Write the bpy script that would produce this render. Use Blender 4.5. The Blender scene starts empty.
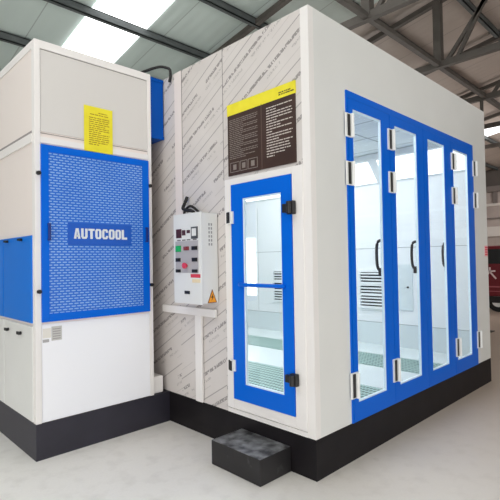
import bpy, bmesh, math, random
from mathutils import Vector, Matrix
random.seed(7)
sc = bpy.context.scene
COL = sc.collection
try:
    sc.view_settings.view_transform = 'Standard'
    sc.view_settings.look = 'None'
except Exception:
    pass
sc.view_settings.exposure = 0.0

# ------------------------------------------------------------------ helpers
def lin(c):
    c = c / 255.0
    return c / 12.92 if c <= .04045 else ((c + .055) / 1.055) ** 2.4
def rgb(r, g, b): return (lin(r), lin(g), lin(b), 1)

def mat(name, col, rough=.5, metal=0.0, spec=.5, noise=0.0, nscale=6.0, bump=0.0, bscale=40.0, emit=None, estr=0.0):
    m = bpy.data.materials.new(name); m.use_nodes = True
    nt = m.node_tree; N = nt.nodes; L = nt.links
    b = N['Principled BSDF']
    b.inputs['Base Color'].default_value = col
    b.inputs['Roughness'].default_value = rough
    b.inputs['Metallic'].default_value = metal
    b.inputs['Specular IOR Level'].default_value = spec
    tc = N.new('ShaderNodeTexCoord')
    if noise:
        n = N.new('ShaderNodeTexNoise'); n.inputs['Scale'].default_value = nscale; n.inputs['Detail'].default_value = 6
        L.new(tc.outputs['Object'], n.inputs['Vector'])
        r = N.new('ShaderNodeMapRange'); r.inputs['From Min'].default_value = .3; r.inputs['From Max'].default_value = .7
        r.inputs['To Min'].default_value = 1 - noise; r.inputs['To Max'].default_value = 1 + noise
        L.new(n.outputs['Fac'], r.inputs['Value'])
        mx = N.new('ShaderNodeMix'); mx.data_type = 'RGBA'; mx.blend_type = 'MULTIPLY'; mx.inputs['Factor'].default_value = 1
        mx.inputs['A'].default_value = col; L.new(r.outputs['Result'], mx.inputs['B'])
        L.new(mx.outputs['Result'], b.inputs['Base Color'])
    if bump:
        n = N.new('ShaderNodeTexNoise'); n.inputs['Scale'].default_value = bscale; n.inputs['Detail'].default_value = 4
        L.new(tc.outputs['Object'], n.inputs['Vector'])
        bp = N.new('ShaderNodeBump'); bp.inputs['Strength'].default_value = bump; bp.inputs['Distance'].default_value = .01
        L.new(n.outputs['Fac'], bp.inputs['Height']); L.new(bp.outputs['Normal'], b.inputs['Normal'])
    if emit:
        b.inputs['Emission Color'].default_value = emit; b.inputs['Emission Strength'].default_value = estr
    return m

class NB:
    """tiny maths-node builder"""
    def __init__(s, m): s.nt = m.node_tree; s.N = s.nt.nodes; s.L = s.nt.links
    def put(s, sock, v):
        if isinstance(v, (int, float)): sock.default_value = v
        else: s.L.new(v, sock)
    def m(s, op, a, b=0.0, c=0.0):
        n = s.N.new('ShaderNodeMath'); n.operation = op
        s.put(n.inputs[0], a); s.put(n.inputs[1], b); s.put(n.inputs[2], c)
        return n.outputs[0]
    def xyz(s):
        t = s.N.new('ShaderNodeTexCoord'); x = s.N.new('ShaderNodeSeparateXYZ'); s.L.new(t.outputs['Object'], x.inputs[0])
        return x.outputs[0], x.outputs[1], x.outputs[2]
    def vec(s, a, b, c=0.0):
        n = s.N.new('ShaderNodeCombineXYZ'); s.put(n.inputs[0], a); s.put(n.inputs[1], b); s.put(n.inputs[2], c); return n.outputs[0]
    def noise(s, v, scale=1.0, detail=0.0):
        n = s.N.new('ShaderNodeTexNoise'); n.inputs['Scale'].default_value = scale; n.inputs['Detail'].default_value = detail
        s.L.new(v, n.inputs['Vector']); return n.outputs['Fac']
    def mix(s, f, a, b):
        n = s.N.new('ShaderNodeMix'); n.data_type = 'RGBA'; s.put(n.inputs['Factor'], f)
        for k, v in (('A', a), ('B', b)):
            if isinstance(v, tuple): n.inputs[k].default_value = v
            else: s.L.new(v, n.inputs[k])
        return n.outputs['Result']

def bx(bm, x0, x1, y0, y1, z0, z1, rot=None):
    vs = [bm.verts.new((x, y, z)) for x in (x0, x1) for y in (y0, y1) for z in (z0, z1)]
    for f in ((0, 1, 3, 2), (4, 6, 7, 5), (0, 4, 5, 1), (2, 3, 7, 6), (0, 2, 6, 4), (1, 5, 7, 3)):
        bm.faces.new([vs[i] for i in f])
    return vs
def beam(bm, a, b, w, h=None, up=(0, 0, 1)):
    a = Vector(a); b = Vector(b); h = h or w
    d = (b - a).normalized(); up = Vector(up)
    if abs(d.dot(up)) > .98: up = Vector((0, 1, 0))
    s = d.cross(up).normalized(); u = s.cross(d)
    vs = [bm.verts.new(p + s * i * w / 2 + u * j * h / 2) for p in (a, b) for i, j in ((-1, -1), (1, -1), (1, 1), (-1, 1))]
    for f in ((3, 2, 1, 0), (4, 5, 6, 7), (0, 1, 5, 4), (1, 2, 6, 5), (2, 3, 7, 6), (3, 0, 4, 7)):
        bm.faces.new([vs[i] for i in f])
def tube(bm, pts, r, n=10):
    pts = [Vector(p) for p in pts]; rings = []
    for i, p in enumerate(pts):
        t = (pts[min(i + 1, len(pts) - 1)] - pts[max(i - 1, 0)]).normalized()
        ref = Vector((0, 0, 1)) if abs(t.z) < .9 else Vector((1, 0, 0))
        s = t.cross(ref).normalized(); u = s.cross(t)
        rings.append([bm.verts.new(p + (s * math.cos(k * math.tau / n) + u * math.sin(k * math.tau / n)) * r) for k in range(n)])
    for a, b in zip(rings, rings[1:]):
        for k in range(n): bm.faces.new((a[k], a[(k + 1) % n], b[(k + 1) % n], b[k]))
    bm.faces.new(list(reversed(rings[0]))); bm.faces.new(rings[-1])
def smooth_pts(pts, n=6):
    pts = [Vector(p) for p in pts]; out = []
    for i in range(len(pts) - 1):
        p0 = pts[max(i - 1, 0)]; p1 = pts[i]; p2 = pts[i + 1]; p3 = pts[min(i + 2, len(pts) - 1)]
        for k in range(n):
            t = k / n
            out.append(.5 * ((2 * p1) + (p2 - p0) * t + (2 * p0 - 5 * p1 + 4 * p2 - p3) * t * t + (3 * p1 - p0 - 3 * p2 + p3) * t ** 3))
    return out + [pts[-1]]
def prism(bm, poly, axis, a, b):
    """extrude a 2-D polygon along axis ('x','y','z') from a to b"""
    def P(u, v, w): return {'x': (w, u, v), 'y': (u, w, v), 'z': (u, v, w)}[axis]
    A = [bm.verts.new(P(u, v, a)) for u, v in poly]; B = [bm.verts.new(P(u, v, b)) for u, v in poly]
    bm.faces.new(A); bm.faces.new(list(reversed(B))); n = len(poly)
    for i in range(n): bm.faces.new((A[(i + 1) % n], A[i], B[i], B[(i + 1) % n]))

def obj(name, bm, m, parent=None, bevel=0.0, smooth=False):
    bmesh.ops.recalc_face_normals(bm, faces=bm.faces[:])
    me = bpy.data.meshes.new(name); bm.to_mesh(me); bm.free()
    o = bpy.data.objects.new(name, me); COL.objects.link(o)
    me.materials.append(m)
    if smooth:
        for p in me.polygons: p.use_smooth = True
    if parent:
        o.parent = parent
        w = Vector((0, 0, 0)); q = parent
        while q: w += q.location; q = q.parent
        o.location = -w                      # geometry is written in world metres
    if bevel:
        md = o.modifiers.new('bevel', 'BEVEL'); md.width = bevel; md.segments = 2; md.limit_method = 'ANGLE'
    return o
def recentre(o, c):
    """put the object's origin at c without moving its geometry"""
    c = Vector(c); o.data.transform(Matrix.Translation(-c)); o.location = o.location + c
    return o
def thing(name, label, cat, loc=(0, 0, 0), group=None):
    o = bpy.data.objects.new(name, None); COL.objects.link(o); o.location = loc; o.empty_display_size = .1
    return tag(o, label, cat, group)
def tag(o, label, cat, group=None):
    o['label'] = label; o['category'] = cat
    if group: o['group'] = group
    return o
def struct(name, bm, m, label=None):
    o = obj(name, bm, m); o['kind'] = 'structure'
    if label: o['label'] = label
    return o
def boxes(*bs):
    bm = bmesh.new()
    for b in bs: bx(bm, *b)
    return bm

# ------------------------------------------------------------------ dimensions (metres)
H = 3.475          # top of booth and of cabinet
W = 3.661          # booth front width
D = 6.9            # booth depth
HB = .296          # black plinth
YC = 1.836         # cabinet front plane
XC = -1.293        # cabinet left plane
XG = -.185         # cabinet right plane

# ------------------------------------------------------------------ materials
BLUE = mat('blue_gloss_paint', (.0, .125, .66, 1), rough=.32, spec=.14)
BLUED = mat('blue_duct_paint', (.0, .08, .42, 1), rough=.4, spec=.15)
BLUES = mat('blue_satin_panel', (.002, .17, .68, 1), rough=.3, spec=.25)
WHITE = mat('white_enamel_panel', rgb(224, 224, 221), rough=.35, spec=.4, noise=.02, nscale=2)
WHITE2 = mat('white_trim', rgb(234, 230, 227), rough=.4, spec=.4)
INWHITE = mat('interior_white_panel', rgb(236, 240, 241), rough=.3, spec=.5)
BLACK = mat('black_plinth_steel', rgb(24, 21, 24), rough=.5, spec=.22, noise=.25, nscale=5)
DARK = mat('black_plastic', rgb(22, 20, 22), rough=.45)
STEEL = mat('bright_steel', rgb(238, 238, 236), rough=.35, metal=.0)
CABLE = mat('black_rubber_cable', rgb(24, 22, 22), rough=.6)
BEAMM = mat('dark_painted_steel', rgb(92, 97, 97), rough=.6, spec=.3, noise=.2, nscale=3)
TRUSSM = mat('brown_grey_steel', rgb(92, 87, 82), rough=.6, spec=.3, noise=.2, nscale=3)
GREYTXT = mat('grey_print', rgb(150, 150, 150), rough=.6)

def film_material():
    m = mat('printed_protective_film', rgb(226, 219, 215), rough=.38, spec=.4)
    nb = NB(m); x, y, z = nb.xyz()
    A = math.radians(30.5); s, c = math.sin(A), math.cos(A)
    w = nb.m('ADD', nb.m('MULTIPLY', y, s), nb.m('MULTIPLY', z, c))
    u = nb.m('SUBTRACT', nb.m('MULTIPLY', z, s), nb.m('MULTIPLY', y, c))
    # sheet nearer the corner is shifted
    shift = nb.m('MULTIPLY', nb.m('LESS_THAN', y, .96), .07)
    shift2 = nb.m('MULTIPLY', nb.m('GREATER_THAN', y, 1.63), .13)
    w = nb.m('SUBTRACT', nb.m('SUBTRACT', w, shift), shift2)
    per = .285
    k = nb.m('DIVIDE', nb.m('SUBTRACT', w, 2.549 - per / 2), per)
    row = nb.m('FLOOR', k)
    f = nb.m('MULTIPLY', nb.m('SUBTRACT', nb.m('FRACT', k), .5), per)      # metres from the bold row
    def band(c0, h): return nb.m('LESS_THAN', nb.m('ABSOLUTE', nb.m('SUBTRACT', f, c0)), h)
    def letters(freq, vfreq, thr, seed):
        v = nb.vec(nb.m('MULTIPLY', u, freq), nb.m('ADD', nb.m('MULTIPLY', row, 7.31), seed), nb.m('MULTIPLY', f, vfreq))
        return nb.m('GREATER_THAN', nb.noise(v), thr)
    def words(freq, thr, seed):
        v = nb.vec(nb.m('MULTIPLY', u, freq), nb.m('ADD', nb.m('MULTIPLY', row, 3.17), seed), 0.0)
        return nb.m('GREATER_THAN', nb.noise(v), thr)
    bold = nb.m('MULTIPLY', nb.m('MULTIPLY', band(0, .0145), letters(88, 48, .42, 1.0)), words(2.6, .40, 4.0))
    small = nb.m('MULTIPLY', nb.m('MULTIPLY', band(-.058, .011), letters(100, 80, .50, 9.0)), words(6, .50, 14.0))
    line = nb.m('MULTIPLY', band(.092, .0045), words(1.6, .38, 22.0))
    line2 = nb.m('MULTIPLY', band(-.118, .003), words(2.2, .45, 31.0))
    fac = nb.m('ADD', nb.m('ADD', nb.m('MULTIPLY', bold, .68), nb.m('MULTIPLY', small, .36)), nb.m('ADD', nb.m('MULTIPLY', line, .55), nb.m('MULTIPLY', line2, .22)))
    fac = nb.m('MINIMUM', fac, .8)
    # faint crinkle tone
    t = nb.N.new('ShaderNodeTexCoord')
    nz = nb.noise(t.outputs['Object'], 3.0, 4.0)
    base = nb.mix(nz, rgb(200, 193, 189), rgb(217, 211, 207))
    col = nb.mix(fac, base, rgb(104, 98, 98))
    b = nb.N['Principled BSDF']
    nb.L.new(col, b.inputs['Base Color'])
    bp = nb.N.new('ShaderNodeBump'); bp.inputs['Strength'].default_value = .08; bp.inputs['Distance'].default_value = .01
    nb.L.new(nb.noise(t.outputs['Object'], 14.0, 3.0), bp.inputs['Height']); nb.L.new(bp.outputs['Normal'], b.inputs['Normal'])
    return m
FILM = film_material()

def glass_material(name, tint=(.965, .99, 1, 1), refl=1.0):
    m = bpy.data.materials.new(name); m.use_nodes = True
    nt = m.node_tree; N = nt.nodes; L = nt.links; N.clear()
    o = N.new('ShaderNodeOutputMaterial'); mx = N.new('ShaderNodeMixShader')
    t = N.new('ShaderNodeBsdfTransparent'); t.inputs['Color'].default_value = tint
    g = N.new('ShaderNodeBsdfGlossy'); g.inputs['Roughness'].default_value = .015
    lw = N.new('ShaderNodeLayerWeight'); lw.inputs['Blend'].default_value = .5
    pw = N.new('ShaderNodeMath'); pw.operation = 'POWER'; pw.inputs[1].default_value = 5.0
    ml = N.new('ShaderNodeMath'); ml.operation = 'MULTIPLY_ADD'; ml.inputs[1].default_value = .9 * refl; ml.inputs[2].default_value = .04 * refl
    L.new(lw.outputs['Facing'], pw.inputs[0]); L.new(pw.outputs[0], ml.inputs[0]); L.new(ml.outputs[0], mx.inputs[0])
    L.new(t.outputs[0], mx.inputs[1]); L.new(g.outputs[0], mx.inputs[2]); L.new(mx.outputs[0], o.inputs[0])
    return m
GLASS = glass_material('clear_door_glass')

def perforated_material():
    m = mat('blue_slotted_sheet', BLUE.node_tree.nodes['Principled BSDF'].inputs['Base Color'].default_value[:], rough=.35)
    nb = NB(m); x, y, z = nb.xyz()
    ph, pw = .0222, .049
    r = nb.m('DIVIDE', z, ph); row = nb.m('FLOOR', r)
    fz = nb.m('ABSOLUTE', nb.m('SUBTRACT', nb.m('FRACT', r), .5))
    off = nb.m('MULTIPLY', nb.m('MODULO', row, 2.0), .5)
    q = nb.m('ADD', nb.m('DIVIDE', nb.m('ADD', x, 10.0), pw), off)
    fx = nb.m('ABSOLUTE', nb.m('SUBTRACT', nb.m('FRACT', q), .5))
    slot = nb.m('MULTIPLY', nb.m('LESS_THAN', fz, .20), nb.m('LESS_THAN', fx, .36))
    v = nb.vec(nb.m('MULTIPLY', x, 3.0), 0.0, nb.m('MULTIPLY', z, 3.0))
    nz = nb.noise(v, 1.0, 2.0)
    sl = nb.mix(nz, rgb(100, 148, 212), rgb(172, 200, 234))
    base = nb.mix(nz, (.002, .115, .58, 1), (.008, .16, .66, 1))
    nb.L.new(nb.mix(slot, base, sl), nb.N['Principled BSDF'].inputs['Base Color'])
    return m
PERF = perforated_material()

def grating_material():
    m = mat('galvanised_floor_grating', rgb(120, 150, 145), rough=.45, metal=.2)
    nb = NB(m); x, y, z = nb.xyz()
    a = nb.m('LESS_THAN', nb.m('FRACT', nb.m('DIVIDE', x, .075)), .42)
    b = nb.m('LESS_THAN', nb.m('FRACT', nb.m('DIVIDE', y, .04)), .30)
    f = nb.m('MAXIMUM', a, b)
    nb.L.new(nb.mix(f, rgb(58, 90, 86), rgb(158, 190, 183)), nb.N['Principled BSDF'].inputs['Base Color'])
    return m
GRATE = grating_material()

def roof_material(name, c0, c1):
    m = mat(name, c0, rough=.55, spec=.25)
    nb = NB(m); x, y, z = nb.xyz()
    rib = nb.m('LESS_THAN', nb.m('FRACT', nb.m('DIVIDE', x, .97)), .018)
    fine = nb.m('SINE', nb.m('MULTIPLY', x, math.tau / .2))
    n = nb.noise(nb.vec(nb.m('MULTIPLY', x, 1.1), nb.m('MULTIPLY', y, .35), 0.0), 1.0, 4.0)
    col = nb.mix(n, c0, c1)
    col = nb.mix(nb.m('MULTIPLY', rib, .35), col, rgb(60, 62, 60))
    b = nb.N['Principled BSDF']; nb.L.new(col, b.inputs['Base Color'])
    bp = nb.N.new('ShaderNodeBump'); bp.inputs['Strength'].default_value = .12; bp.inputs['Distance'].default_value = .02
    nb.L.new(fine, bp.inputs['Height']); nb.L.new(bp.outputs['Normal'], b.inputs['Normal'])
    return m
ROOFL = roof_material('lit_green_grey_roof_sheet', rgb(192, 206, 201), rgb(214, 225, 220))
ROOFR = roof_material('shaded_brown_grey_roof_sheet', rgb(176, 166, 158), rgb(200, 190, 182))  # weaker light on the right roof put into a darker sheet colour

def floor_material():
    m = mat('worn_concrete', rgb(205, 200, 195), rough=.55, spec=.3)
    nb = NB(m); t = nb.N.new('ShaderNodeTexCoord')
    n1 = nb.noise(t.outputs['Object'], .5, 6.0); n2 = nb.noise(t.outputs['Object'], 7.0, 8.0); n3 = nb.noise(t.outputs['Object'], 60.0, 2.0)
    base = nb.mix(n1, rgb(234, 228, 222), rgb(248, 246, 243))
    base = nb.mix(nb.m('MULTIPLY', nb.m('MAXIMUM', nb.m('SUBTRACT', n2, .5), 0.0), .7), base, rgb(150, 140, 132))
    base = nb.mix(nb.m('MULTIPLY', n3, .12), base, rgb(160, 150, 142))
    spot = nb.m('GREATER_THAN', nb.noise(t.outputs['Object'], 2.3, 1.0), .765)
    base = nb.mix(nb.m('MULTIPLY', spot, .10), base, rgb(120, 106, 98))
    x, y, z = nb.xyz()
    brown_ramp = nb.N.new('ShaderNodeMapRange'); brown_ramp.interpolation_type = 'SMOOTHSTEP'
    brown_ramp.inputs['From Min'].default_value = -1.2; brown_ramp.inputs['From Max'].default_value = 4.0
    nb.L.new(nb.m('ADD', x, nb.m('MULTIPLY', n1, 1.2)), brown_ramp.inputs['Value'])
    base = nb.mix(nb.m('MULTIPLY', brown_ramp.outputs['Result'], .95), base, rgb(182, 163, 147))   # browner towards the right-hand side
    b = nb.N['Principled BSDF']; nb.L.new(base, b.inputs['Base Color'])
    r = nb.m('ADD', nb.m('MULTIPLY', n1, .3), .35); nb.L.new(r, b.inputs['Roughness'])
    bp = nb.N.new('ShaderNodeBump'); bp.inputs['Strength'].default_value = .1; bp.inputs['Distance'].default_value = .01
    nb.L.new(n2, bp.inputs['Height']); nb.L.new(bp.outputs['Normal'], b.inputs['Normal'])
    return m

def step_material():
    m = mat('worn_black_checker_step', rgb(38, 36, 38), rough=.5)
    nb = NB(m); t = nb.N.new('ShaderNodeTexCoord'); x, y, z = nb.xyz()
    n = nb.noise(t.outputs['Object'], 11.0, 12.0)
    g = nb.N.new('ShaderNodeNewGeometry'); sp = nb.N.new('ShaderNodeSeparateXYZ'); nb.L.new(g.outputs['Normal'], sp.inputs[0])
    top = nb.m('GREATER_THAN', sp.outputs[2], .7)
    wear = nb.m('MULTIPLY', top, nb.m('MULTIPLY', nb.m('MAXIMUM', nb.m('SUBTRACT', n, .34), 0.0), 2.6))
    edge = nb.m('MULTIPLY', nb.m('MAXIMUM', nb.m('SUBTRACT', n, .62), 0.0), 1.2)
    nb.L.new(nb.mix(nb.m('MAXIMUM', wear, edge), rgb(30, 28, 30), rgb(142, 142, 142)), nb.N['Principled BSDF'].inputs['Base Color'])
    return m

# ================================================================== SETTING
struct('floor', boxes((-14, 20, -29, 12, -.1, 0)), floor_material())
SL = .18
def roofz(y): return 6.5 - SL * y if y > -10 else 6.5 + 1.8 + SL * (y + 10)
def roof_sheet(x0, x1):
    bm = bmesh.new()
    prism(bm, [(9.4, roofz(9.4)), (-10, roofz(-10)), (-28, roofz(-28)), (-28, roofz(-28) + .05), (-10, roofz(-10) + .05), (9.4, roofz(9.4) + .05)], 'x', x0, x1)
    return bm
struct('ceiling', roof_sheet(-14, 4.6), ROOFL)
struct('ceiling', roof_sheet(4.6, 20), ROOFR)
SKY = mat('translucent_skylight_sheet', rgb(245, 250, 250), rough=.6, emit=(1, 1, 1, 1), estr=2.6)
def skylight(n, x0, x1, y0, y1):
    bm = bmesh.new()
    prism(bm, [(y0, roofz(y0) - .03), (y1, roofz(y1) - .03), (y1, roofz(y1) - .005), (y0, roofz(y0) - .005)], 'x', x0, x1)
    struct('window_%d' % n, bm, SKY)
skylight(1, .60, 1.57, -9, 9)
skylight(2, 13.65, 14.65, -9, 9)
skylight(3, -6.4, -5.4, -9, 9)
skylight(4, 7.2, 8.2, -26, -11)
skylight(5, .60, 1.57, -26, -11)
skylight(6, 13.65, 14.65, -26, -11)
WALLM = mat('beige_far_wall', rgb(176, 164, 158), rough=.8, noise=.08, nscale=2)
bm = bmesh.new()
prism(bm, [(-28, 0), (9.4, 0), (9.4, roofz(9.4)), (-10, roofz(-10)), (-28, roofz(-28))], 'x', 20, 20.2)
struct('wall_right', bm, WALLM)
struct('wall_back', boxes((-14, 20, 9.4, 9.6, 0, roofz(9.4))), mat('grey_back_wall', rgb(150, 152, 150), rough=.8, noise=.08, nscale=2))
TRIMM = mat('grey_wall_trim', rgb(120, 112, 108), rough=.7)
TRIML = mat('pale_wall_ledge', rgb(214, 208, 202), rough=.7)
struct('trim_1', boxes((19.9, 20, -20, 9.2, 2.5, 2.95)), TRIML)
struct('trim_2', boxes((19.93, 20, -20, 9.2, 3.9, 4.02)), TRIML)
struct('trim_3', boxes((19.93, 20, -20, 9.2, 3.30, 3.36)), TRIMM)
bm = bmesh.new(); prism(bm, [(-20, 4.55), (9.2, 4.55), (9.2, 4.8), (-20, 4.8)], 'x', 19.8, 20.0)
struct('trim_4', bm, TRIMM)
struct('trim_5', boxes((19.88, 19.99, 4.80, 4.98, 4.02, 4.55)), TRIMM)
bm = bmesh.new(); prism(bm, [(-20, 4.8), (9.2, 4.8), (9.2, roofz(9.2) - .02), (-10, roofz(-10) - .02), (-20, roofz(-20) - .02)], 'x', 19.86, 19.98)
struct('trim_6', bm, mat('dark_gable_cladding', rgb(86, 80, 76), rough=.8, noise=.15, nscale=1))

# ------------------------------------------------------------------ roof steelwork
PUR = [(7.25, 'dark roof purlin lowest down the roof, at the far left edge behind the cabinet'),
       (6.0, 'dark roof purlin meeting the top left corner of the left cabinet'),
       (4.75, 'dark roof purlin crossing the bright skylight above the cabinet'),
       (3.5, 'dark roof purlin ending behind the top edge of the film covered booth wall'),
       (2.25, 'thin dark roof purlin running just behind the long tie beam on the right'),
       (1.0, 'dark roof purlin in the upper right corner, nearest the camera')]
for y, lab in PUR:
    bm = bmesh.new(); z = roofz(y) - .085
    # C-section: web and two flanges
    bx(bm, -13.9, 19.9, y - .04, y - .025, z - .07, z + .06); bx(bm, -13.9, 19.9, y - .04, y + .04, z + .045, z + .06); bx(bm, -13.9, 19.9, y - .04, y + .04, z - .07, z - .055)
    o = obj('roof_purlin', bm, BEAMM); recentre(o, (3, y, z)); tag(o, lab, 'roof beam', 'steel purlins under the roof')
TL = {3.02: 'brown steel roof truss nearest, its low chord crossing just above the booth top',
      5.39: 'brown steel roof truss with the thick post and double diagonal above the booth',
      7.74: 'brown steel roof truss carried by the column at the right end of the booth',
      10.1: 'brown steel roof truss beyond the column, far right',
      12.5: 'brown steel roof truss farthest away at the right edge'}
for i, (x, lab) in enumerate(TL.items()):
    t = thing('roof_truss', lab, 'roof truss', (x, 1.28, 4.95), 'steel trusses under the right roof')
    bm = bmesh.new(); beam(bm, (x, -5.5, 5), (x, 8.2, 5), .10, .11); obj('bottom_chord', bm, TRUSSM, t)
    bm = bmesh.new(); beam(bm, (x, -5.5, roofz(-5.5) - .20), (x, 8.2, roofz(8.2) - .06), .09, .09); obj('top_chord', bm, TRUSSM, t)
    for py in ((1.28, -2.2, 4.6) if x < 6 else (-2.2, 4.6)):
        bm = bmesh.new(); beam(bm, (x, py, 5), (x, py, roofz(py) - .15), .13, .13); obj('post', bm, TRUSSM, t)
    for a, b in (((1.12, 5.05), (.48, roofz(.5) - .55)), ((.95, 5.05), (.50, roofz(.5) - .55)), ((.50, roofz(.5) - .6), (.30, roofz(.3) - .15)), ((-2.1, 5.05), (-.4, roofz(-.4) - .2)), ((4.7, 5.05), (6.4, roofz(6.4) - .15))):
        bm = bmesh.new(); beam(bm, (x, a[0], a[1]), (x, b[0], b[1]), .06, .06); obj('diagonal', bm, TRUSSM, t)
bm = bmesh.new(); beam(bm, (1.9, 1.28, 5.0), (14, 1.28, 5.0), .08, .075)
o = obj('tie_beam', bm, TRUSSM); recentre(o, (7, 1.28, 5)); tag(o, 'long dark tie beam joining the lower chords of the trusses above the booth front', 'roof beam')
t = thing('steel_column', 'dark brown steel column at the right end of the booth', 'column', (7.74, 1.36, 0))
bm = bmesh.new(); tube(bm, [(7.74, 1.36, .02), (7.74, 1.36, 4.94)], .035, 12)
obj('shaft', bm, TRUSSM, t)
obj('base_plate', boxes((7.64, 7.84, 1.26, 1.46, 0, .02)), TRUSSM, t)

# ================================================================== SPRAY BOOTH
booth = thing('spray_booth', 'large white paint spray booth with blue glazed folding doors on a black plinth', 'spray booth', (W / 2, D / 2, 0))
def bp_(name, bm, m, parent=booth, **k): return obj(name, bm, m, parent, **k)
bp_('plinth', boxes((0, W, 0, D, 0, HB - .006)), BLACK)
DX0, DX1, DZ1 = .462, 3.195, 2.957
bp_('front_wall', boxes((0.06, DX0, 0, .06, HB, H), (DX0, DX1, 0, .06, DZ1, H), (DX1, W, 0, .06, HB, H)), WHITE)
PY0, PY1, PZ0, PZ1 = .180, .857, .425, 2.248
FY0, FY1, FZ0, FZ1 = .075, .945, .337, 2.305
bp_('side_wall', boxes((0, .06, FY0, FY1, FZ1, H), (0, .06, FY1, 1.572, HB, H), (0, .06, 1.572, 1.688, HB, 1.19), (0, .06, 1.688, D, HB, H)), FILM)['label'] = 'side wall in printed protective film'
bp_('corner_trim', boxes((0, .06, 0, FY0, HB, H)), WHITE2)
bp_('joint_trim', boxes((-.004, .06, 1.572, 1.688, 1.19, H)), mat('pinkish_joint_trim', rgb(229, 219, 215), rough=.4))
bp_('seam', boxes((-.002, 0.002, 1.566, 1.571, 1.19, H), (-.002, .002, .958, .962, FZ1, H)), mat('grey_seam', rgb(120, 112, 112), rough=.6))
bp_('door_surround', boxes((-.008, .06, FY0, PY0 - .002, FZ0, FZ1), (-.008, .06, PY1 + .002, FY1, FZ0, FZ1), (-.008, .06, PY0 - .002, PY1 + .002, PZ1 + .002, FZ1), (-.008, .06, PY0 - .002, PY1 + .002, FZ0, PZ0 - .002)), WHITE2, bevel=.003)
bp_('sill_rail', boxes((-.004, .06, FY0, FY1, HB, FZ0 - .005)), WHITE2)
bp_('far_wall', boxes((W - .06, W, .06, D, HB, H)), INWHITE)
bp_('rear_wall', boxes((.06, W - .06, D - .06, D, HB, H)), INWHITE)
bp_('roof_panel', boxes((0.06, W - .06, .06, D - .06, 3.25, H - .02)), WHITE)
# inside
FIL = mat('ceiling_filter_cloth', rgb(228, 234, 236), rough=.8)
nb = NB(FIL); x, y, z = nb.xyz()
g = nb.m('MAXIMUM', nb.m('LESS_THAN', nb.m('FRACT', nb.m('DIVIDE', x, .62)), .035), nb.m('LESS_THAN', nb.m('FRACT', nb.m('DIVIDE', y, 1.0)), .022))
nb.L.new(nb.mix(g, rgb(226, 232, 234), rgb(150, 160, 164)), FIL.node_tree.nodes['Principled BSDF'].inputs['Base Color'])
bp_('ceiling_filter', boxes((.06, W - .06, .06, D - .06, 3.13, 3.16)), FIL)
bp_('inner_floor', boxes((.06, W - .06, .06, D - .06, HB - .006, HB)), mat('inner_floor_sheet', rgb(214, 224, 224), rough=.25, spec=.6))
for gx0, gx1 in ((.73, 1.47), (2.28, 2.90)):
    bp_('floor_grating', boxes((gx0, gx1, .25, 6.4, HB, HB + .006)), GRATE)
SKIRT = mat('skirting_panel', rgb(214, 224, 226), rough=.35)
bp_('inner_skirting', boxes((W - .10, W - .06, .06, D - .06, HB, .63)), SKIRT)
bp_('inner_skirting', boxes((.06, .09, 1.0, D - .06, HB, .63)), SKIRT)
SEAM = mat('panel_seam_line', rgb(150, 160, 162), rough=.5)
bp_('wall_seam', boxes((W - .103, W - .1, .06, D - .06, .626, .634), (W - .063, W - .06, .06, D - .06, 1.745, 1.752), *[(W - .063, W - .06, yy, yy + .006, .64, 2.6) for yy in (2.15, 3.25, 4.1, 5.1)]), SEAM)
LAMP = mat('booth_lamp_diffuser', (1, 1, 1, 1), emit=(1, 1, 1, 1), estr=1.8)
for y0, y1 in ((.12, 1.40), (1.47, 2.90), (2.97, 4.40), (4.47, 6.0)):
    for side in (1, -1):
        f = (lambda q: q) if side > 0 else (lambda q: W - q)
        bm = bmesh.new(); prism(bm, [(f(W - .06), 2.72), (f(W - .06), 3.125), (f(3.29), 3.125), (f(3.29), 3.05)], 'y', y0 - .035, y1 + .035)
        lb = bp_('light_box', bm, INWHITE)
        bm = bmesh.new()
        a = Vector((f(W - .085), 0, 2.755)); b = Vector((f(3.315), 0, 3.022))
        # thin slab lying on the inclined face
        nn = Vector((-.758 * side, 0, -.652)) * .012
        vs = []
        for p in (a, b):
            for yy in (y0 + .04, y1 - .04):
                for q in (0, 1): vs.append(bm.verts.new((p.x + nn.x * q, yy, p.z + nn.z * q)))
        for fc in ((0, 1, 3, 2), (4, 6, 7, 5), (0, 4, 5, 1), (2, 3, 7, 6), (0, 2, 6, 4), (1, 5, 7, 3)): bm.faces.new([vs[i] for i in fc])
        obj('diffuser', bm, LAMP, lb)
bm = boxes((W - .08, W - .061, 4.17, 4.95, .92, 2.02))
bp_('wall_light', bm, LAMP)['label'] = 'upright wall light panel'
for y0, y1 in ((1.40, 1.88), (3.24, 3.72)):
    xw = W - .1
    v = bp_('wall_vent', boxes((xw, W - .06, y0, y1, .83, .865), (xw, W - .06, y0, y1, 1.385, 1.42), (xw, W - .06, y0, y0 + .04, .865, 1.385), (xw, W - .06, y1 - .04, y1, .865, 1.385), (xw, W - .06, y0 + .04, y1 - .04, 1.025, 1.06), (xw, W - .06, y0 + .04, y1 - .04, 1.20, 1.235)), INWHITE)
    obj('vent_opening', boxes((W - .066, W - .0605, y0 + .04, y1 - .04, .865, 1.385)), mat('vent_shadow', rgb(40, 52, 54), rough=.7), v)
    for zb in (.87, 1.065, 1.24):
        for k in range(3):
            bm = bmesh.new(); beam(bm, (xw + .012, y0 + .04, zb + .028 + k * .047), (xw + .012, y1 - .04, zb + .028 + k * .047), .022, .022)
            obj('slat', bm, INWHITE, v)
p = bp_('access_panel', boxes((W - .072, W - .06, .995, 1.36, .835, 1.50)), mat('access_panel_white', rgb(216, 226, 228), rough=.35))
bm = bmesh.new(); tube(bm, [(W - .075, 1.06, 1.17), (W - .095, 1.06, 1.17)], .014); obj('knob', bm, DARK, p)

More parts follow.
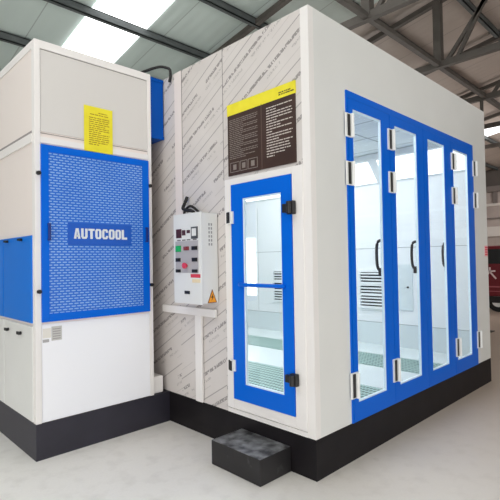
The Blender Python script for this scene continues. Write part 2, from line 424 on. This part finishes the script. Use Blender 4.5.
BEAD = mat('pale_glazing_bead', rgb(222, 238, 246), rough=.4)
# front blue folding doors
fr = bp_('door_frame', boxes((DX0, DX0 + .014, -.012, .055, HB, DZ1), (DX1 - .014, DX1, -.012, .055, HB, DZ1), (DX0 + .014, DX1 - .014, -.012, .055, 2.902, DZ1), (DX0 + .014, DX1 - .014, -.010, .055, HB, .312)), BLUE)
seams = [DX0 + .016, 1.147, 1.830, 2.513, DX1 - .016]
panes = [(.548, 1.0), (1.240, 1.685), (1.930, 2.345), (2.577, 3.012)]
GZ0, GZ1, LZ0, LZ1 = .445, 2.818, .315, 2.899
HX = [.480, 1.152, 2.562, 3.207]
for i in range(4):
    x0, x1 = seams[i] + .003, seams[i + 1] - .003; g0, g1 = panes[i]
    lab = ['first blue door leaf, nearest the booth corner', 'second blue door leaf from the booth corner', 'third blue door leaf from the booth corner', 'blue door leaf farthest from the booth corner'][i]
    bm = boxes((x0, g0, -.014, .016, LZ0, LZ1), (g1, x1, -.014, .016, LZ0, LZ1), (g0, g1, -.014, .016, LZ0, GZ0), (g0, g1, -.014, .016, GZ1, LZ1))
    leaf = bp_('door_leaf', bm, BLUE); leaf['label'] = lab
    obj('glazing_bead', boxes((g0, g0 + .012, -.008, .012, GZ0, GZ1), (g1 - .012, g1, -.008, .012, GZ0, GZ1), (g0 + .012, g1 - .012, -.008, .012, GZ0, GZ0 + .012), (g0 + .012, g1 - .012, -.008, .012, GZ1 - .012, GZ1)), BEAD, leaf)
    obj('pane', boxes((g0 + .012, g1 - .012, .000, .004, GZ0 + .012, GZ1 - .012)), GLASS, leaf)
    for z0, z1 in ((2.575, 2.765), (2.187, 2.378), (.493, .695)):
        hx = HX[i]
        bm = bmesh.new(); bx(bm, hx - .048, hx + .048, -.026, -.014, z0, z1)
        tube(bm, [(hx + .026, -.036, z0), (hx + .026, -.036, z1)], .016)
        h = obj('hinge', bm, STEEL, leaf)
        bm = bmesh.new(); bx(bm, hx - .030, hx + .006, -.030, -.0255, z0 + .008, z1 - .008)
        obj('hinge_pin', bm, DARK, h)
    if i < 3:
        hx = [1.135, 1.825, 2.585][i] - .02; z0, z1 = 1.46, 1.76
        bm = bmesh.new(); tube(bm, smooth_pts([(hx + .03, .018, z1 - .03), (hx + .01, .06, z1), (hx - .006, .115, z1 - .03), (hx - .006, .115, z0 + .06), (hx + .01, .06, z0 + .02), (hx + .03, .018, z0 + .05)]), .014, 8)
        bx(bm, hx - .0, hx + .06, .016, .05, z0 + .06, z0 + .15); bx(bm, hx - .022, hx + .012, .03, .10, z0 - .02, z0 + .05)
        obj('handle', bm, DARK, leaf, smooth=False)['label'] = 'black pull handle on the inner side'
    # lower bolt plate at the meeting stile
RED = mat('red_print', rgb(214, 60, 78), rough=.5)
RLAB = bp_('label_plate', boxes((3.545, 3.648, -.003, 0, 1.60, 1.735)), mat('white_pink_sticker', rgb(236, 170, 176), rough=.5))
bm = boxes(*[(3.552 + .001, 3.64, -.005, -.003, zz, zz + .016) for zz in (1.615, 1.645, 1.675, 1.705)])
obj('print', bm, RED, RLAB)

# personnel door in the side wall
bm = boxes((-.016, .016, PY0, .284, PZ0, PZ1), (-.016, .016, .715, PY1, PZ0, PZ1), (-.016, .016, .284, .715, PZ0, .565), (-.016, .016, .284, .715, 2.121, PZ1))
pd = bp_('service_door', bm, BLUE); pd['label'] = 'narrow blue glazed side door'
obj('glazing_bead', boxes((-.01, .012, .284, .296, .565, 2.121), (-.01, .012, .703, .715, .565, 2.121), (-.01, .012, .296, .703, .565, .577), (-.01, .012, .296, .703, 2.109, 2.121)), BEAD, pd)
obj('pane', boxes((.000, .004, .296, .703, .577, 2.109)), GLASS, pd)
bm = bmesh.new(); tube(bm, smooth_pts([(-.016, .735, 1.398), (-.05, .715, 1.398), (-.055, .5, 1.398), (-.05, .285, 1.398), (-.016, .265, 1.398)], 4), .016); obj('push_bar', bm, BLUE, pd)
for z0, z1 in ((1.915, 2.02), (.66, .755)):
    bm = bmesh.new(); bx(bm, -.028, -.016, .825, .905, z0, z1); tube(bm, [(-.034, .862, z0), (-.034, .862, z1)], .012)
    h = obj('hinge', bm, STEEL, pd)
    obj('hinge_pin', boxes((-.034, -.0275, .884, .900, z0 + .006, z1 - .006), (-.050, -.044, .846, .872, z0 + .006, z1 - .006)), DARK, h)
for z0, z1 in ((1.945, 2.035), (.665, .745)):
    bm = bmesh.new(); bx(bm, -.055, -.016, .135, .195, z0 - .005, z1 + .005); bx(bm, -.045, -.016, .195, .25, z0 + .012, z1 - .012); tube(bm, [(-.06, .165, z0), (-.06, .165, z1)], .022)
    obj('latch', bm, DARK, pd, bevel=.003)

# ------------------------------------------------------------------ step in front of the side door
o = obj('step_block', boxes((-.338, -.004, .238, .776, 0, .19)), step_material(), bevel=.006)
recentre(o, (-.17, .507, 0)); tag(o, 'black worn metal step block on the floor below the side door', 'step')

# ------------------------------------------------------------------ rules board with yellow strip
sb = thing('notice_board', 'dark brown rules board with white print above the side door', 'sign', (-.01, .51, 2.33))
BROWN = mat('brown_black_board', rgb(58, 37, 31), rough=.4, spec=.4, noise=.25, nscale=3)
obj('board', boxes((-.012, -.001, .129, .888, 2.329, 2.925)), BROWN, sb)
obj('fold_line', boxes((-.0128, -.012, .478, .484, 2.33, 2.86)), mat('board_fold', rgb(92, 72, 64), rough=.5), sb)
def text_strips(rows, y_left, wmax, h, seed, x):
    """rows of short printed dashes standing for unreadably small print; y falls to the right"""
    rnd = random.Random(seed); bm = bmesh.new()
    for z, frac in rows:
        y = y_left; end = y_left - wmax * frac
        while y > end + .004:
            wlen = min(rnd.uniform(.012, .045), y - end)
            bx(bm, x - .0008, x, y - wlen, y, z - h / 2, z + h / 2)
            y -= wlen + rnd.uniform(.004, .008)
    return bm
PRINT = mat('white_print', rgb(206, 198, 190), rough=.5)
PRINTG = mat('grey_board_print', rgb(132, 122, 116), rough=.5)
fr_ = [1, .38, 1, 1, .97, .4, 1, .55, .97, .25, 1, .95, .48, 1, .88, .9, .92, .7, .3]
obj('print', text_strips([(2.805 - .0215 * k, f) for k, f in enumerate(fr_)], .425, .27, .0075, 3, -.0122), PRINT, sb)
fl_ = [1, 1, .95, .5, 1, 1, .5, 1, 1, .45, 1, .95, 1, .5, 1, 1, .4, 1, 1, .5, .9, .6]
obj('print', text_strips([(2.805 - .0158 * k, f) for k, f in enumerate(fl_)], .865, .34, .006, 5, -.0122), PRINTG, sb)
bm = bmesh.new()
for y0, y1 in ((.745, .86), (.65, .735), (.53, .64)):
    for a in ((y0, y1, 2.355, 2.36), (y0, y1, 2.435, 2.44), (y0, y0 + .005, 2.355, 2.44), (y1 - .005, y1, 2.355, 2.44), ((y0 + y1) / 2 - .02, (y0 + y1) / 2 + .02, 2.375, 2.42)):
        bx(bm, -.0135, -.0122, *a)
obj('diagram', bm, PRINTG, sb)
YEL = mat('yellow_sheet', rgb(236, 220, 22), rough=.5)
nb = NB(YEL); t_ = nb.N.new('ShaderNodeTexCoord')
nb.L.new(nb.mix(nb.noise(t_.outputs['Object'], 9.0, 4.0), rgb(222, 206, 14), rgb(246, 234, 60)), YEL.node_tree.nodes['Principled BSDF'].inputs['Base Color'])
ys = obj('heading_strip', boxes((-.0128, -.0005, .125, .893, 2.85, 2.948)), YEL, sb); ys['label'] = 'yellow heading strip'
obj('print', text_strips([(2.878, 1), (2.894, .8)], .29, .155, .010, 8, -.0130), mat('dark_olive_print', rgb(92, 84, 26), rough=.6), sb)

# ------------------------------------------------------------------ cable trunking and control box
tr = thing('cable_trunking', 'white cable trunking with a drop pipe below the control box', 'cable trunking', (-.02, 1.32, .30))
obj('tray', boxes((-.035, -.006, 1.072, 1.90, 1.094, 1.166)), WHITE2, tr, bevel=.004)
obj('drop_duct', boxes((-.030, -.006, 1.275, 1.372, .302, 1.093)), WHITE2, tr, bevel=.004)
cb = thing('control_box', 'white electrical control box with buttons and warning triangle on the film wall', 'control box', (-.1, 1.25, 1.23))
BX = -.199
obj('case', boxes((BX + .018, -.006, 1.050, 1.448, 1.228, 2.022)), WHITE, cb, bevel=.006)
obj('door', boxes((BX, BX + .016, 1.044, 1.452, 1.222, 2.028)), WHITE, cb, bevel=.004)
def panel(name, y0, y1, z0, z1, m, d=.004, bev=0):
    return obj(name, boxes((BX - d, BX, min(y0, y1), max(y0, y1), min(z0, z1), max(z0, z1))), m, cb, bevel=bev)
GREY = mat('grey_button_plate', rgb(176, 172, 174), rough=.5)
MAROON = mat('dark_red_display', rgb(70, 24, 28), rough=.3)
panel('display', 1.407, 1.327, 1.893, 1.812, MAROON)['label'] = 'dark red digital display'
panel('display', 1.317, 1.268, 1.880, 1.833, MAROON)
panel('display', 1.246, 1.200, 1.878, 1.850, MAROON)
mt = panel('meter', 1.180, 1.088, 1.902, 1.798, mat('meter_rim', rgb(70, 72, 74), rough=.4), .006)
mt['label'] = 'square dial meter with dark rim'
obj('dial', boxes((BX - .008, BX - .006, 1.106, 1.166, 1.822, 1.888)), mat('meter_face', rgb(226, 226, 222), rough=.4), mt)
panel('button_plate', 1.420, 1.084, 1.782, 1.497, GREY, .003)
def button(y, z, w, h, m, name='push_button', lab=None):
    bm = bmesh.new(); bx(bm, BX - .012, BX - .003, y - w / 2, y + w / 2, z - h / 2, z + h / 2)
    bx(bm, BX - .020, BX - .012, y - w / 4, y + w / 4, z - h / 3, z + h / 3)
    o = obj(name, bm, m, cb, bevel=.002)
    if lab: o['label'] = lab
GRN = mat('green_switch', rgb(20, 170, 96), rough=.35)
RDB = mat('red_brown_switch', rgb(136, 56, 60), rough=.4)
button(1.371, 1.715, .078, .056, GRN, lab='green rocker switch')
button(1.251, 1.715, .075, .034, RDB, lab='red brown switch')
button(1.131, 1.715, .078, .034, DARK)
button(1.376, 1.614, .07, .034, DARK); button(1.131, 1.614, .074, .034, DARK)
button(1.376, 1.514, .07, .028, DARK); button(1.131, 1.514, .074, .028, DARK)
bm = bmesh.new(); tube(bm, [(BX - .003, 1.255, 1.562), (BX - .02, 1.255, 1.562)], .016); tube(bm, [(BX - .02, 1.255, 1.562), (BX - .034, 1.255, 1.562)], .027)
obj('stop_button', bm, mat('red_mushroom', rgb(214, 60, 84), rough=.35), cb)['label'] = 'red stop button'
panel('red_label', 1.197, 1.060, 1.487, 1.456, RED, .002)
yl = panel('small_label', 1.176, 1.062, 1.444, 1.413, mat('cream_label', rgb(232, 214, 176), rough=.5), .002)
panel('door_lock', 1.286, 1.213, 1.337, 1.310, DARK, .006)
bm = boxes(*[(BX - .002, BX, y - .026, y + .026, 1.776 + .01, 1.79 + .006) for y in (1.367, 1.293, 1.222, 1.133)])
obj('print', bm, mat('grey_small_print', rgb(110, 104, 104), rough=.6), cb)
# side face of the box: printed lines and the warning triangle
bm = boxes(*[(xx, xx + .014, 1.0485, 1.05, z0, z0 + .022) for xx in (-.112, -.085) for z0 in (1.91, 1.875, 1.84, 1.805, 1.77, 1.735)])
obj('print', bm, GREYTXT, cb)
bm = bmesh.new(); prism(bm, [(-.132, 1.232), (-.028, 1.232), (-.08, 1.352)], 'y', 1.0470, 1.05)
wt = obj('warning_triangle', bm, mat('warning_border', rgb(120, 66, 22), rough=.5), cb); wt['label'] = 'orange warning triangle with lightning mark'
bm = bmesh.new(); prism(bm, [(-.122, 1.2385), (-.038, 1.2385), (-.08, 1.336)], 'y', 1.0462, 1.0470); obj('field', bm, mat('warning_orange', rgb(242, 158, 34), rough=.5), wt)
bm = bmesh.new(); prism(bm, [(-.076, 1.312), (-.094, 1.278), (-.081, 1.278), (-.090, 1.248), (-.066, 1.288), (-.078, 1.288)], 'y', 1.0454, 1.0462); obj('lightning_mark', bm, DARK, wt)
bm = bmesh.new()
tube(bm, smooth_pts([(-.024, 1.47, 2.215), (-.05, 1.475, 2.15), (-.09, 1.45, 2.10), (-.10, 1.38, 2.075), (-.10, 1.31, 2.065), (-.10, 1.27, 2.046)]), .016, 8)
tube(bm, smooth_pts([(-.10, 1.42, 2.046), (-.10, 1.38, 2.09), (-.085, 1.33, 2.11), (-.05, 1.29, 2.07), (-.06, 1.25, 2.046)]), .012, 8)
o = obj('power_cable', bm, CABLE, smooth=True); recentre(o, (-.06, 1.38, 2.1)); tag(o, 'black looped power cable entering the top of the control box', 'cable')

# ================================================================== AIR CABINET ON THE LEFT
cab = thing('air_cabinet', 'tall white air supply cabinet with blue slotted door left of the booth', 'machine cabinet', (-.74, 3.0, 0))
def cp(name, bm, m, parent=cab, **k): return obj(name, bm, m, parent, **k)
CD = 4.3
cp('plinth', boxes((XC, -.004, YC, CD, 0, .294)), mat('dark_plinth_paint', rgb(44, 42, 52), rough=.45, spec=.4, noise=.15, nscale=4))
cp('case', boxes((XC + .008, XG - .004, YC + .01, CD, .296, H - .012)), mat('warm_white_enamel', rgb(236, 226, 220), rough=.35, spec=.4))
cp('corner_post', boxes((XC, XC + .048, YC - .003, YC + .06, .296, H - .012)), WHITE2, bevel=.003)
cp('corner_post', boxes((XG - .040, XG, YC - .003, YC + .06, .296, H - .012)), WHITE2, bevel=.003)
cp('top_rail', boxes((XC + .048, XG - .04, YC - .002, YC + .03, 3.395, H - .012), (XC, XC + .03, YC + .06, CD, 3.395, H - .012)), WHITE2)
cp('middle_rail', boxes((XC + .048, XG - .040, YC - .002, YC + .03, 2.605, 2.655), (XC - .006, XC + .03, YC + .06, CD, 2.610, 2.685)), WHITE2)
cp('upper_panel', boxes((XC + .050, XG - .042, YC + .004, YC + .02, 2.70, 3.388)), mat('dimmed_white_panel', rgb(213, 209, 205), rough=.35, spec=.4))  # upper panel darkened in colour for the weaker light up there
cp('seam', boxes((XC + .048, XG - .040, YC + .0035, YC + .012, 2.686, 2.690), (XC + .048, XG - .040, YC + .0035, YC + .012, 3.389, 3.393), (XC + .0475, XC + .0505, YC + .0035, YC + .012, 2.69, 3.39), (XC + .004, XC + .02, YC + .06, CD, 2.692, 2.712)), mat('seam_and_flange_shadow', rgb(150, 143, 142), rough=.7))  # last strip paints the shadow under the upper section's flange
cp('lower_panel', boxes((XC + .050, XG - .042, YC + .002, YC + .02, .30, 1.100)), mat('bounce_lit_white_panel', rgb(243, 243, 247), rough=.35, spec=.4))  # whiter than the upper panel: floor bounce put into its colour
gx0, gx1, gz0, gz1 = -1.246, -.229, 1.119, 2.591
gd = cp('grille_door', boxes((gx0, -1.186, YC - .022, YC, gz0, gz1), (-.302, gx1, YC - .022, YC, gz0, gz1), (-1.186, -.302, YC - .022, YC, gz0, 1.186), (-1.186, -.302, YC - .022, YC, 2.532, gz1)), BLUE, bevel=.002)
gd['label'] = 'blue grille door'
obj('slotted_sheet', boxes((-1.186, -.302, YC - .018, YC - .004, 1.186, 2.532)), PERF, gd)
obj('name_plate', boxes((-1.03, -.431, YC - .026, YC - .018, 1.760, 1.948)), mat('blue_name_plate', (.001, .09, .50, 1), rough=.4), gd)
def letter_bm():
    """AUTOCOOL in heavy condensed capitals, cut from flat polygons"""
    bm = bmesh.new(); x0, x1, z0, z1 = -.985, -.470, 1.812, 1.902
    n = 8; adv = (x1 - x0) / n; w = adv * .88; h = z1 - z0; ya, yb = YC - .031, YC - .026
    def R(ox, a, b, c, d): bx(bm, ox + a * w, ox + b * w, ya, yb, z0 + c * h, z0 + d * h)
    def P(ox, pts): prism(bm, [(ox + a * w, z0 + b * h) for a, b in pts], 'y', ya, yb)
    def ring(ox, opening=None):
        oc = [(.0, .2), (.0, .8), (.2, 1), (.8, 1), (1, .8), (1, .2), (.8, 0), (.2, 0)]
        ic = [(.36, .24), (.36, .76), (.40, .82), (.60, .82), (.64, .76), (.64, .24), (.60, .18), (.40, .18)]
        for i in range(8):
            j = (i + 1) % 8
            if opening == i: continue
            P(ox, [oc[i], oc[j], ic[j], ic[i]])
    for i, ch in enumerate('AUTOCOOL'):
        ox = x0 + i * adv + adv * .06
        if ch == 'A':
            P(ox, [(0, 0), (.30, 1), (.52, 1), (.36, 0)]); P(ox, [(.64, 0), (.48, 1), (.70, 1), (1, 0)]); R(ox, .28, .72, .18, .36)
        elif ch == 'U':
            R(ox, 0, .36, .2, 1); R(ox, .64, 1, .2, 1); P(ox, [(0, .2), (1, .2), (.8, 0), (.2, 0)])
        elif ch == 'T':
            R(ox, 0, 1, .80, 1); R(ox, .31, .69, 0, .80)
        elif ch == 'O': ring(ox)
        elif ch == 'C':
            ring(ox, 4); R(ox, .64, 1, .66, .80); R(ox, .64, 1, .2, .34)
        elif ch == 'L':
            R(ox, 0, .38, 0, 1); R(ox, .38, .95, 0, .22)
    return bm
obj('lettering', letter_bm(), mat('pale_grey_letters', rgb(222, 226, 230), rough=.4), gd)['label'] = 'pale grey letters AUTOCOOL'
for hx in (-1.190, -.266):
    bm = bmesh.new(); bx(bm, hx - .011, hx + .011, YC - .046, YC - .034, 1.792, 1.935); bx(bm, hx - .011, hx + .011, YC - .036, YC - .022, 1.792, 1.806); bx(bm, hx - .011, hx + .011, YC - .036, YC - .022, 1.921, 1.935)
    obj('handle', bm, mat('dark_blue_handle', rgb(8, 40, 120), rough=.4), gd, bevel=.002)
for hx, hz in ((-1.266, 2.347), (-.212, 2.347), (-1.266, 1.372), (-.205, 1.376)):
    bm = bmesh.new(); tube(bm, [(hx, YC - .003, hz), (hx, YC - .03, hz)], .017); bx(bm, hx - .022, hx + .008, YC - .034, YC - .024, hz - .012, hz + .012)
    obj('latch', bm, DARK, gd)
# rating plate
rp = cp('rating_plate', boxes((-1.165, -1.080, YC - .001, YC + .002, .958, 1.075)), mat('silver_plate', rgb(196, 194, 190), rough=.4, metal=.3))
obj('print', boxes(*[(-1.155, -1.09, YC - .0018, YC - .001, zz, zz + .007) for zz in (.97, .99, 1.01, 1.03, 1.05)]), mat('plate_print', rgb(150, 146, 144), rough=.5), rp)
cp('small_sticker', boxes((-1.236, -1.170, YC + .0, YC + .002, .985, 1.065)), mat('pale_sticker', rgb(226, 222, 214), rough=.4))
cp('small_sticker', boxes((-1.236, -1.185, YC + .0, YC + .002, .950, .975)), mat('grey_sticker', rgb(170, 168, 166), rough=.4))
# yellow notice
yn = thing('paper_notice', 'yellow paper notice with printed lines on the upper cabinet panel', 'notice', (-.735, YC, 2.6))
obj('sheet', boxes((-.872, -.600, YC - .006, YC - .0025, 2.598, 3.006)), YEL, yn)
def strips_x(rows, xl, wmax, h, seed, y):
    rnd = random.Random(seed); bm = bmesh.new()
    for z, frac, ind in rows:
        xx = xl + ind; end = xl + wmax * frac
        while xx < end - .004:
            wl = min(rnd.uniform(.012, .05), end - xx); bx(bm, xx, xx + wl, y - .0008, y, z - h / 2, z + h / 2); xx += wl + rnd.uniform(.004, .009)
    return bm
rows = [(2.955, .9, .10), (2.935, .95, .02)] + [(2.905 - .0185 * k, [1, 1, .95, 1, .8, 1, 1, .6, 1, .95, 1, 1, .9, .5][k], .01) for k in range(14)]
obj('print', strips_x(rows, -.838, .205, .008, 4, YC - .0065), mat('ochre_print', rgb(168, 138, 20), rough=.6), yn)
# left flank doors
for k, (y0, y1) in enumerate(((1.892, 2.620), (2.632, 3.36), (3.372, 4.10))):
    d = cp('side_door', boxes((XC - .012, XC + .006, y0, y1, 1.112, 1.836)), BLUES, bevel=.003)
    for ky in (.30, .82):
        yy = y0 + (y1 - y0) * ky
        bm = bmesh.new(); tube(bm, [(XC - .012, yy, 1.808), (XC - .035, yy, 1.808)], .012); bx(bm, XC - .04, XC - .032, yy - .04, yy + .04, 1.800, 1.818); obj('knob', bm, DARK, d)
    d = cp('lower_door', boxes((XC - .008, XC + .006, y0, y1, .305, 1.085)), WHITE, bevel=.003)
    for ky in (.36, .82):
        yy = y0 + (y1 - y0) * ky
        bm = bmesh.new(); tube(bm, [(XC - .008, yy, 1.008), (XC - .03, yy, 1.008)], .014); bx(bm, XC - .04, XC - .028, yy - .045, yy + .03, .998, 1.022); obj('latch', bm, DARK, d)

# duct and block between cabinet and booth, cable on top
du = thing('air_duct', 'bright blue air duct bridging the cabinet and the booth near the top', 'duct', (-.095, 2.4, 2.84))
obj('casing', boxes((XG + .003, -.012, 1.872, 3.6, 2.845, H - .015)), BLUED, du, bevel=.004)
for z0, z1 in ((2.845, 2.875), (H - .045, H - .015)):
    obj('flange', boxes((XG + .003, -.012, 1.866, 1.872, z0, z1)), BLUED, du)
o = obj('connector_block', boxes((XG + .003, -.06, 1.86, 2.05, .296, .462)), WHITE2, bevel=.012); recentre(o, (-.12, 1.95, .296))
tag(o, 'small white block in the low gap between cabinet and booth', 'junction block')
bm = bmesh.new(); tube(bm, smooth_pts([(-.50, 2.3, H + .005), (-.26, 2.12, H + .02), (-.17, 2.0, H + .07), (-.08, 1.85, H + .10), (-.03, 1.78, H + .085), (-.02, 1.735, H + .05), (-.02, 1.73, H - .02), (-.02, 1.75, H - .07)]), .014, 8)
o = obj('top_cable', bm, CABLE, smooth=True); recentre(o, (-.1, 1.9, H)); tag(o, 'black cable looping from the cabinet top to the booth wall top', 'cable')

# ================================================================== FAR RIGHT: maroon van
van = thing('van', 'dark maroon van with white mark parked beyond the right end of the booth', 'van', (12.4, 1.0, 0))
VM = mat('maroon_paint', rgb(112, 22, 34), rough=.3); VG = mat('dark_window_glass', rgb(20, 22, 24), rough=.15)
vx0, vx1, vy0, vy1 = 11.5, 13.3, -1.6, 3.1
bm = bmesh.new(); prism(bm, [(vy0, .42), (vy1, .42), (vy1, 1.0), (vy1 - .06, 1.9), (vy0 + 1.5, 1.9), (vy0 + .75, 1.25), (vy0 + .05, 1.1)], 'x', vx0, vx1)
obj('body', bm, VM, van, bevel=.06)
for a, b in ((vy1 - .95, vy1 - .12), (vy1 - 1.95, vy1 - 1.05), (vy1 - 2.95, vy1 - 2.05)):
    obj('side_window', boxes((vx0 - .008, vx0 + .03, a, b, 1.38, 1.80)), VG, van)
obj('sill', boxes((vx0 - .01, vx1 + .01, vy0 + .1, vy1 - .05, .26, .45)), DARK, van)
for wy in (vy1 - .8, vy0 + .85):
    for wx in (vx0 + .02, vx1 - .22):
        bm = bmesh.new(); tube(bm, [(wx, wy, .32), (wx + .2, wy, .32)], .32, 24); w = obj('wheel', bm, mat('tyre_rubber', rgb(24, 24, 24), rough=.8), van)
        bm = bmesh.new(); tube(bm, [(wx - .008, wy, .32), (wx + .01, wy, .32)], .18, 20); obj('hub_cap', bm, STEEL, w)
# painted character on its flank
bm = bmesh.new(); c0, zc, s = 2.50, 1.10, .30
def stroke(a, b, w=.045): beam(bm, (vx0 - .006, c0 - a[0] * s, zc + a[1] * s), (vx0 - .006, c0 - b[0] * s, zc + b[1] * s), .012, w, up=(0, 0, 1))
stroke((-.5, .18), (.5, .24)); stroke((.02, .6), (0, .15)); stroke((0, .18), (-.5, -.5)); stroke((0, .18), (.55, -.5))
obj('painted_mark', bm, mat('white_paint_mark', rgb(236, 214, 214), rough=.5), van)
obj('stripe', boxes((vx0 - .004, vx0 + .004, vy0 + .3, vy1 - .2, .70, .74), (vx0 - .004, vx0 + .004, vy0 + .3, vy1 - .2, .58, .60)), mat('pink_stripe', rgb(176, 92, 100), rough=.5), van)

# ================================================================== LIGHT
wd = bpy.data.worlds.new('World'); sc.world = wd; wd.use_nodes = True
bg = wd.node_tree.nodes['Background']; bg.inputs['Color'].default_value = (.96, .98, 1, 1); bg.inputs['Strength'].default_value = .36
def area(name, loc, target, sx, sy, power, col=(1, 1, 1)):
    l = bpy.data.lights.new(name, 'AREA'); l.shape = 'RECTANGLE'; l.size = sx; l.size_y = sy; l.energy = power; l.color = col
    o = bpy.data.objects.new(name, l); COL.objects.link(o); o.location = loc
    o.rotation_euler = (Vector(target) - Vector(loc)).to_track_quat('-Z', 'Y').to_euler(); return o
area('hall_fill', (-9.5, -4.2, 1.7), (0, 1.5, 1.2), 6, 3, 310, (1, .965, .94))  # unseen fill added low on the left to brighten left-facing sides
area('front_fill', (.3, -8.5, 1.0), (0, 0, .3), 4, 1.6, 85)  # added fill, no real lamp: lifts front faces and floor from low down
area('floor_fill', (-3.6, .5, 5.9), (-3.6, .49, 0), 4, 2.6, 85)  # added fill with no skylight above it; brightens the floor
area('roof_bounce_fill', (-3, -7, .6), (2, 3, 6.2), 5, 4, 140)  # added uplight standing in for floor bounce onto the roof
area('far_roof_fill', (11.5, 5.5, .6), (9.0, 2, 6.0), 5, 3, 210, (1, .97, .94))  # unseen uplight added behind the van to brighten the right roof
area('far_wall_fill', (13, -1, 5.4), (20, 4, 2.5), 4, 3, 330, (1, .96, .93))  # added fill to lift the far right wall, no fixture there
area('booth_light', (1.85, 2.2, 3.05), (1.85, 2.2, 0), 2.4, 4.0, 85, (1, 1, 1))

# ================================================================== CAMERA
cd = bpy.data.cameras.new('camera'); cam = bpy.data.objects.new('camera', cd); COL.objects.link(cam)
cd.sensor_width = 36; cd.sensor_fit = 'HORIZONTAL'; cd.lens = 36 * 453.974 / 500; cd.clip_end = 200
YAW, PITCH, ROLL = (0.7752515484997629, 0.02235162433625934, -0.01682097339170227)
fwd = Vector((math.sin(YAW) * math.cos(PITCH), math.cos(YAW) * math.cos(PITCH), math.sin(PITCH)))
r = fwd.cross(Vector((0, 0, 1))).normalized(); u = r.cross(fwd)
c, s = math.cos(ROLL), math.sin(ROLL)
rr = c * r + s * u; uu = -s * r + c * u
M = Matrix((rr, uu, -fwd)).transposed().to_4x4(); M.translation = Vector((-2.632, -2.038, 1.601))
cam.matrix_world = M
sc.camera = cam
